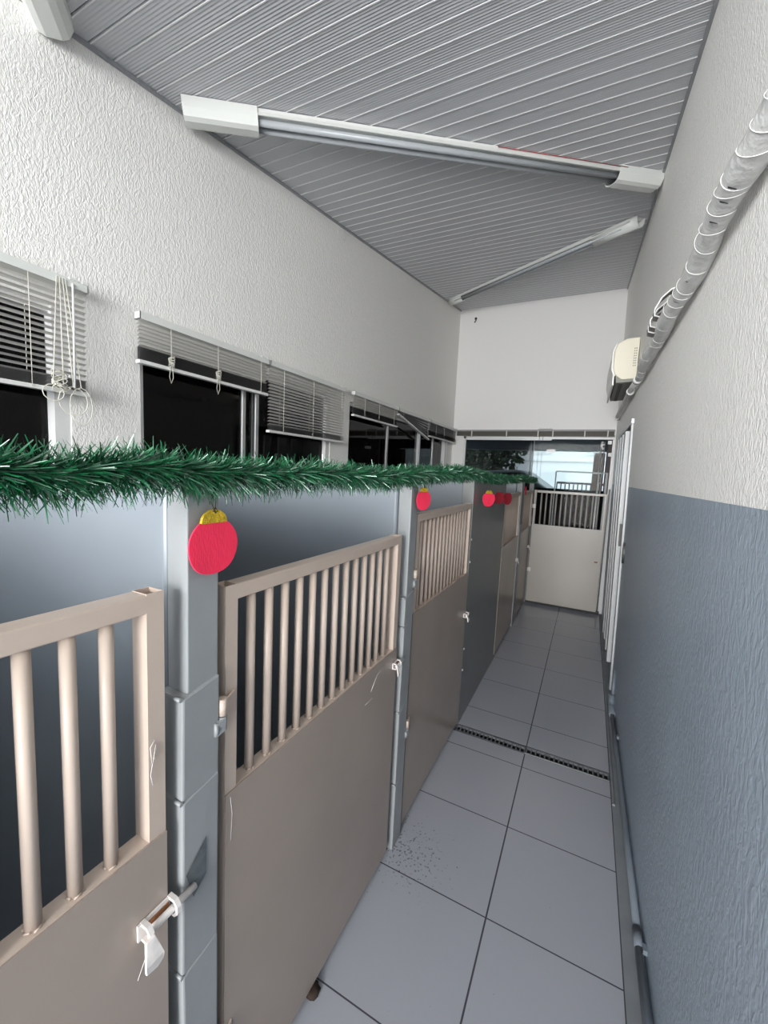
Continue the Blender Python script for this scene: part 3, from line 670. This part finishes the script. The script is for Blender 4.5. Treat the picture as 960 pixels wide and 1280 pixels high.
# ------------------------------------------------------------------ taped pipe bundle on the right wall
tb = thing('taped_pipe_bundle', 'air conditioner piping wrapped in white tape along the right wall', 'pipe', (.22, 1.5, 2.2))
def pp(y):
    z = 2.243 if y < 2.9 else 2.243+.012*(y-2.9)
    if y < 1.05: z += .25*(1.05-y)**1.6
    return Vector((WX(y, z)-.034+(.006*math.sin(y*9)), y, z+.004*math.sin(y*6)))
ys = [-.4+i*.06 for i in range(58)]
rs = [.030+.0025*math.sin(y*13)+.0015*math.sin(y*41) if y < 2.75 else .023+.0025*math.sin(y*22) for y in ys]
k = MB(); k.tube([pp(y) for y in ys], rs, 16); k.build('tape_wrap', M['tape'], tb)
rng = random.Random(5)
for y in [.55, .66, .8, .93, .99, 1.05, 1.10, 1.14, 1.18, 1.24, 1.33, 1.40, 1.53, 1.66, 1.71, 1.78, 1.85, 2.02, 2.2, 2.3, 2.52, 2.74, 2.9]:
    k = MB(); P = []; sl = rng.uniform(-.05, .12); r = (.0322 if y < 2.75 else .026)
    for j in range(15):
        a = 2.3+3.0*j/14
        P.append(pp(y+sl*.25*math.sin(a*.9)) + Vector((math.cos(a)*r, 0, math.sin(a)*r)))
    k.tube(P, .0008, 5); k.build('tape_edge', M['tape_edge'], tb)
for y in (1.12, 1.17, 1.25, 1.57, 1.72):
    p = pp(y)+Vector((-.012, 0, -.0305)); k = MB(); k.add([p+Vector((-.012, 0, .004)), p+Vector((.004, .003, -.0025)), p+Vector((.006, .009, -.002)), p+Vector((-.01, .007, .0035))], [(0, 1, 2, 3)]); k.build('tape_hole', M['black'], tb, fix=False)
k = MB(); e = pp(3.02)
k.tube([pp(3.0), pp(3.4)+Vector((0, 0, .0)), pp(4.2), pp(4.9), pp(5.05)+Vector((-.0, 0, .0)), pp(5.1)+Vector((.02, .0, 0))], [.020, .017, .018, .019, .02, .02], 12); k.build('thin_pipe', M['tape'], tb)
for y in (3.05, 3.5, 4.95):
    k = MB(); k.tube([pp(y), pp(y+.06)], .027, 12); k.build('pipe_collar', M['tape'], tb)
# small wire loops behind the bundle
lp = thing('cable_loops', 'stack of white-edged cable loops sticking up behind the taped pipe', 'cable', (.21, 2.1, 2.25))
for j, (yy, dx, dz) in enumerate(((1.93, .045, .085), (2.03, .05, .075), (2.09, .052, .07))):
    c = pp(yy); k = MB()
    pts = [c+Vector((.03, 0, dz+.02)), c+Vector((.0, .01, dz+.015)), c+Vector((-dx*.6, .03, dz-.005)), c+Vector((-dx, .05, dz-.04)), c+Vector((-dx*.95, .05, dz-.065)), c+Vector((-dx*.6, .03, dz-.078)), c+Vector((-.01, 0, dz-.08))]
    k.tube(pts, .003, 6); k.build('loop_edge', M['tape_edge'], lp)
    k = MB(); P = [q+Vector((.004, .004, 0)) for q in pts]; P2 = [q+Vector((.0, .06, 0)) for q in pts]
    n = len(P); k.add(P+P2, [(i, i+1, n+i+1, n+i) for i in range(n-1)], True); k.build('loop_band', M['shade_grey'], lp, fix=False)

# ------------------------------------------------------------------ air conditioner
ac = thing('air_conditioner', 'cream wall-mounted air conditioner high on the right wall near the far end', 'air conditioner', (.15, 3.85, 2.3))
A0, A1 = 3.46, 4.26; zt = 2.62; zb = 2.315
def acx(d, y, z): return WX(y, 2.45)-.006-d
prof = [(0, zb+.02), (.09, zb+.015), (.135, zb+.05), (.15, zb+.10), (.152, zt-.085), (.135, zt-.035), (.08, zt-.004), (0, zt)]
k = MB(); n = len(prof); P = [(acx(d, A0, z), A0, z) for d, z in prof] + [(acx(d, A1, z), A1, z) for d, z in prof]
k.add(P, [(i, (i+1) % n, n+(i+1) % n, n+i) for i in range(n)] + [tuple(range(n)), tuple(range(2*n-1, n-1, -1))])
o = k.build('casing', M['cream'], ac); md = o.modifiers.new('bevel', 'BEVEL'); md.width = .005; md.segments = 2; md.limit_method = 'ANGLE'
fp = [(.135, zb+.045), (.152, zb+.10), (.154, zt-.09), (.137, zt-.035), (.144, zt-.028), (.164, zt-.088), (.163, zb+.09), (.143, zb+.035)]
k = MB(); P = [(acx(d, A0-.004, z), A0-.004, z) for d, z in fp] + [(acx(d, A1+.004, z), A1+.004, z) for d, z in fp]; n = 8
k.add(P, [(i, (i+1) % n, n+(i+1) % n, n+i) for i in range(n)] + [(0, 1, 6, 7), (1, 2, 5, 6), (2, 3, 4, 5), (8, 15, 14, 9), (9, 14, 13, 10), (10, 13, 12, 11)]); k.build('front_panel', M['ac_white'], ac)
k = MB(); k.hexa([(acx(.008, A0, 0), A0+.01, zb), (acx(.125, A0, 0), A0+.01, zb-.004), (acx(.125, A1, 0), A1-.01, zb-.004), (acx(.008, A1, 0), A1-.01, zb), (acx(.008, A0, 0), A0+.01, zb+.022), (acx(.13, A0, 0), A0+.01, zb+.045), (acx(.13, A1, 0), A1-.01, zb+.045), (acx(.008, A1, 0), A1-.01, zb+.022)]); k.build('air_outlet', M['ac_grey'], ac)
k = MB(); k.box((acx(.10, 3.8, 0), A0+.03, zb-.008), (acx(.075, 3.8, 0), A1-.03, zb-.003)); k.build('outlet_slot', M['ac_dark'], ac)
k = MB(); k.hexa([(acx(.148, A0, 0), A0+.01, zb-.02), (acx(.138, A0, 0), A0+.01, zb-.02), (acx(.138, A1, 0), A1-.01, zb-.02), (acx(.148, A1, 0), A1-.01, zb-.02), (acx(.150, A0, 0), A0+.01, zb+.05), (acx(.140, A0, 0), A0+.01, zb+.05), (acx(.140, A1, 0), A1-.01, zb+.05), (acx(.150, A1, 0), A1-.01, zb+.05)]); k.build('louvre', M['ac_white'], ac)
k = MB()
for i in range(8):
    for j in range(2):
        a = acx(.012+.011*j, A0, 0); z = zt-.075-.017*i
        k.box((a-.007, A0-.0022, z-.005), (a, A0-.0005, z+.002))
k.build('side_markings', M['slat_dark'], ac)
box('mounting_plate', (acx(.0, 3.8, 0), A0+.05, zb+.05), (WX(3.8, 2.3)+.002, A1-.05, zt-.05), M['black'], ac)

# ------------------------------------------------------------------ fluorescent fixtures on the ceiling
def fixture(label, A, B, capA=.30, capB=.30, round_cap=False, red=False, width=.10):
    A = Vector((A[0], A[1], CZ(A[1]))); B = Vector((B[0], B[1], CZ(B[1])))
    d = (B-A).normalized(); nrm = Vector((0, -.155, 1)).normalized(); s_ = d.cross(nrm).normalized(); nrm = s_.cross(d).normalized()
    if nrm.z < 0: nrm = -nrm
    L = (B-A).length; root = thing('ceiling_light', label, 'ceiling light', ((A+B)/2)-Vector((0, 0, .06)), 'fluorescent battens on the ceiling')
    def pt(t, a, h): return A + d*t + s_*a - nrm*h      # h: distance below the ceiling
    def ext(prof, t0, t1, name, m, smooth=False, closed=True):
        k = MB(); n = len(prof); P = [pt(t0, a, h) for a, h in prof]+[pt(t1, a, h) for a, h in prof]
        fs = [(i, (i+1) % n, n+(i+1) % n, n+i) for i in range(n if closed else n-1)]
        k.add(P, fs, smooth)
        if closed: k.add(P, [tuple(range(n)), tuple(range(2*n-1, n-1, -1))])
        return k.build(name, m, root)
    w = width/2
    ext([(-w, .004), (w, .004), (w, .016), (w-.012, .026), (-w+.012, .026), (-w, .016)], .02, L-.02, 'base_channel', M['white_metal'])
    ext([(-w, .016), (-w-.006, .030), (-w-.003, .032), (-w+.006, .018)], .05, L-.05, 'reflector_edge', M['white_metal'])
    ext([(w, .016), (w+.006, .030), (w+.003, .032), (w-.006, .018)], .05, L-.05, 'reflector_edge', M['white_metal'])
    for a in (-.024, .024):
        k = MB(); k.tube([pt(.12, a, .043), pt(L-.12, a, .043)], .0135, 14); k.build('fluorescent_tube', M['tube'], root)
    # hollow end covers
    N = 12
    for (t0, t1) in ((0, capA), (L-capB, L)):
        if round_cap:
            outer = [(math.cos(math.pi*i/N)*(w+.002), .012+math.sin(math.pi*i/N)*.062) for i in range(N+1)]
        else:
            outer = [(w+.008, .002), (w+.008, .040), (w-.008, .066), (w-.028, .074), (-w+.028, .074), (-w+.008, .066), (-w-.008, .040), (-w-.008, .002)]
        inner = [(a*.93, h-.003 if h > .01 else h) for a, h in outer]
        k = MB(); n = len(outer); P = []
        for t in (t0, t1):
            P += [pt(t, a, h) for a, h in outer]+[pt(t, a, h) for a, h in inner]
        fs = []
        for i in range(n-1):
            fs += [(i, i+1, 2*n+i+1, 2*n+i), (n+i, 3*n+i, 3*n+i+1, n+i+1), (i, n+i, n+i+1, i+1), (2*n+i, 2*n+i+1, 3*n+i+1, 3*n+i)]
        k.add(P, fs, round_cap); k.build('end_cover', M['white_metal'], root)
        k = MB(); tm = t1-.02 if t0 == 0 else t0+.02
        for a in (-.024, .024): k.tube([pt(tm-.015, a, .045), pt(tm+.015, a, .045)], .010, 8)
        k.build('lamp_holder', M['slat_dark'], root)
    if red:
        k = MB(); k.tube([pt(L*.58, -s_sign*w*1.12, .02) if False else pt(L*.58, w*1.18*red, .012), pt(L*.9, w*1.16*red, .012)], .0018, 6); k.build('red_strip', M['dark_red'], root)  # thin red strip along the edge of the batten
    return root
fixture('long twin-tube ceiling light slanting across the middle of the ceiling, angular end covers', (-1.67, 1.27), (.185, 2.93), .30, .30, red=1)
fixture('farther twin-tube ceiling light slanting near the end wall, round end covers', (-1.66, 4.84), (.16, 3.46), .25, .36, round_cap=True, width=.085)
fixture('ceiling light of which only the end cover shows in the top left corner', (-1.69, .80), (.16, -.75), .45, .30)

# small wire loop high on the left wall, hook on end wall
k = MB(); x = XL+.004; k.tube([(x, 2.50, 3.27), (x+.006, 2.51, 3.215), (x+.006, 2.60, 3.215), (x, 2.60, 3.29)], .0018, 5); tag(k.build('wire_loop', M['cord']), 'tiny wire loop high on the left wall under the ceiling edge', 'wire')
k = MB(); k.tube([(-1.51, YE-.001, 3.62), (-1.51, YE-.02, 3.62), (-1.50, YE-.028, 3.59), (-1.52, YE-.02, 3.565)], .006, 6); k.tube([(-1.51, YE, 3.62), (-1.51, YE-.006, 3.62)], .016, 10)
tag(k.build('wall_hook', M['wire']), 'small dark hook near the top left of the white end wall', 'hook')

# ------------------------------------------------------------------ door in the right wall
dd = bpy.data.objects.new('door_1', None); C.objects.link(dd); dd.location = (.30, (DR0+DR1)/2, 0); structure(dd)
def leanbox(name, y0, y1, z0, z1, o0, o1, m, parent):
    """o0,o1: offsets into the wall from its leaning face (negative stands proud)"""
    k = MB(); k.hexa([(WX(y0, z0)+o0, y0, z0), (WX(y0, z0)+o1, y0, z0), (WX(y1, z0)+o1, y1, z0), (WX(y1, z0)+o0, y1, z0), (WX(y0, z1)+o0, y0, z1), (WX(y0, z1)+o1, y0, z1), (WX(y1, z1)+o1, y1, z1), (WX(y1, z1)+o0, y1, z1)])
    return k.build(name, m, parent)
leanbox('door_frame', DR0-.03, DR0+.02, 0, DRZ, -.012, .13, M['door_white'], dd)
leanbox('door_frame', DR1-.02, DR1+.03, .0, DRZ, -.012, .13, M['door_white'], dd)
leanbox('door_lintel', DR0-.05, DR1+.05, DRZ, DRZ+.03, -.014, .13, M['alu'], dd)
leanbox('door_lintel', DR0+.02, DR1-.02, DRZ-.03, DRZ, .01, .13, M['ac_grey'], dd)
# folding leaves: pleats standing alternately proud
nl = 9; pw = (DR1-DR0-.12)/nl
for i in range(nl):
    a = DR0+.09+i*pw; o = -.028 if i % 2 else .006
    leanbox('door_panel', a, a+pw-.012, .12, DRZ-.03, o, o+.03, M['door_white'], dd)
leanbox('door_threshold', DR0+.02, DR1-.02, 0, .12, .006, .12, M['lower_paint'], dd)
leanbox('door_handle', DR0+.10, DR0+.135, 1.10, 1.27, -.02, .004, M['black'], dd)
k = MB(); yk, zk = 3.335, 1.09
P = [(WX(yk, zk)-.012, yk+.03*math.cos(a), zk+.075*math.sin(a)) for a in [6.283*i/16 for i in range(16)]]
k.prism(P, (.014, 0, 0)); tag(k.build('wall_switch', M['black']), 'dark oval plate on the grey right wall beside the door frame', 'switch')
structure(box('wall_door_back', (.50, DR0-.1, 0), (.52, DR1+.1, 2.1), M['room']))

# ------------------------------------------------------------------ tinsel garland
gpts = [(-.9, 1.62), (-.4, 1.60), (0, 1.575), (.219, 1.578), (.265, 1.573), (.321, 1.584), (.388, 1.586), (.487, 1.580), (.641, 1.580), (.837, 1.585), (1.136, 1.577), (1.549, 1.592), (1.9, 1.605), (2.3, 1.603), (2.974, 1.580), (3.5, 1.575), (4.2, 1.585), (5.2, 1.57), (5.36, 1.57)]
def gz(y):
    for i in range(len(gpts)-1):
        if gpts[i][0] <= y <= gpts[i+1][0]:
            t = (y-gpts[i][0])/(gpts[i+1][0]-gpts[i][0]); t = t*t*(3-2*t); return gpts[i][1]*(1-t)+gpts[i+1][1]*t
    return 1.58
def gp(y): return Vector((XG+.022+.006*math.sin(y*7), y, gz(y)))
gl_ = thing('tinsel_garland', 'green tinsel garland draped along the tops of the stall partitions', 'garland', (XG, 2.2, 1.52))
ys = [-.9+.05*i for i in range(125)]
k = MB(); k.tube([gp(y) for y in ys], .012, 8); k.build('garland_core', M['tinsel_core'], gl_)
rng = random.Random(11)
V = []; Fc = []
y = -.85
while y < 5.33:
    dens = 7200 if -.1 < y < .55 else 5200 if -.1 < y < 1.6 else 3000 if y >= 1.6 else 1800
    y += 1.0/dens
    c = gp(y); a = rng.uniform(0, 2*math.pi)
    lean = rng.gauss(.35, .55)
    rad = Vector((math.cos(a), 0, math.sin(a)))
    dirv = (rad + Vector((0, lean, 0))).normalized()
    L = rng.uniform(.032, .056)*(1.0 if rng.random() < .93 else 1.15)
    if y > 2.2: L *= .86
    wv = dirv.cross(Vector((rng.gauss(0, 1), rng.gauss(0, 1), rng.gauss(0, 1)))).normalized()*rng.uniform(.0007, .0013)*(1 if y < 1.6 else 1.9)
    mid = c+dirv*L*.55+Vector((0, 0, -L*.05)); tip = c+dirv*L+Vector((rng.gauss(0, .003), rng.gauss(0, .003), -L*.14))
    b0 = c+rad*.006
    i = len(V); V += [b0-wv, b0+wv, mid+wv, mid-wv, tip+wv*.45, tip-wv*.45]; Fc += [(i, i+1, i+2, i+3), (i+3, i+2, i+4, i+5)]
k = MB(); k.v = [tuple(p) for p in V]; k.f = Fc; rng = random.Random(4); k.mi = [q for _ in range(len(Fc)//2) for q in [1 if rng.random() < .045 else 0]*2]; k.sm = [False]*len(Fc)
k.build('tinsel_needles', [M['tinsel'], mat('tinsel_sparkle', (.30, .55, .40), .22, metal=.6)], gl_, fix=False)  # a few needles coloured paler to stand for sparkle

# ------------------------------------------------------------------ ornaments
def ornament(label, y, z, r, dark=False, cap=True, x=None, yawdeg=0, off=0.0):
    x = (XG+.016 if x is None else x)+off
    root = thing('bauble_cutout', label, 'christmas ornament', (x, y, z-r), 'red christmas cut-outs under the garland')
    yw = R(yawdeg); uy = Vector((math.sin(yw), math.cos(yw), 0)); nx = Vector((math.cos(yw), -math.sin(yw), 0)); uz = Vector((0, 0, 1)); c0 = Vector((x, y, z))
    n = 40
    P = []
    for i in range(n):
        a = 2*math.pi*i/n; rr = r*(1+.02*math.sin(3*a+y*5)+.012*math.sin(5*a))
        zz = min(math.sin(a)*rr, r*.80)
        P.append(c0+uy*math.cos(a)*rr+uz*zz)
    k = MB(); k.prism(P, nx*.003); k.build('disc', M['dark_red' if dark else 'red'], root)
    if cap:
        P = [c0+uy*math.cos(a)*r*.52+uz*(r*.78+math.sin(a)*r*.46)-nx*.002 for a in [math.pi*i/16 for i in range(17)]]
        k = MB(); k.prism(P, nx*.006); k.build('cap', M['gold'], root)
        k = MB(); t = c0+uz*r*1.13+nx*.004
        k.tube([t+uy*r*.06, t+uz*r*.05-uy*r*.1, t+uz*r*.18+uy*r*.02, t+uz*r*.05+uy*r*.1, t-uz*r*.02], .0011, 5)
        k.tube([t, t+uz*r*.35-uy*r*.14, t+uz*r*.9-uy*r*.18], .0009, 5); k.tube([t, t+uz*r*.4+uy*r*.02, t+uz*r*.9+uy*r*.0], .0009, 5)
        k.build('hanging_wire', M['wire'], root)
    return root
ornament('largest red bauble cut-out with gold cap, hanging on the nearest post', 0.516, 1.449, .0535)
ornament('red bauble cut-out with gold cap on the second post, above the third gate', 1.529, 1.488, .042, yawdeg=20, off=.012)
ornament('bright red bauble cut-out with gold cap hanging on the plain dark panel', 2.623, 1.446, .047, yawdeg=42, off=.034)
ornament('dark red disc overlapping its neighbour, left one of the dark pair', 2.972, 1.443, .048, dark=True, cap=False, yawdeg=30, off=.034)  # plain red discs without caps from here to the last
ornament('dark red disc, right one of the dark pair', 3.298, 1.424, .052, dark=True, cap=False, yawdeg=30, off=.034)
ornament('smallest red disc, farthest along the garland near the end gate', 4.459, 1.458, .050, dark=False, cap=False, off=.014)
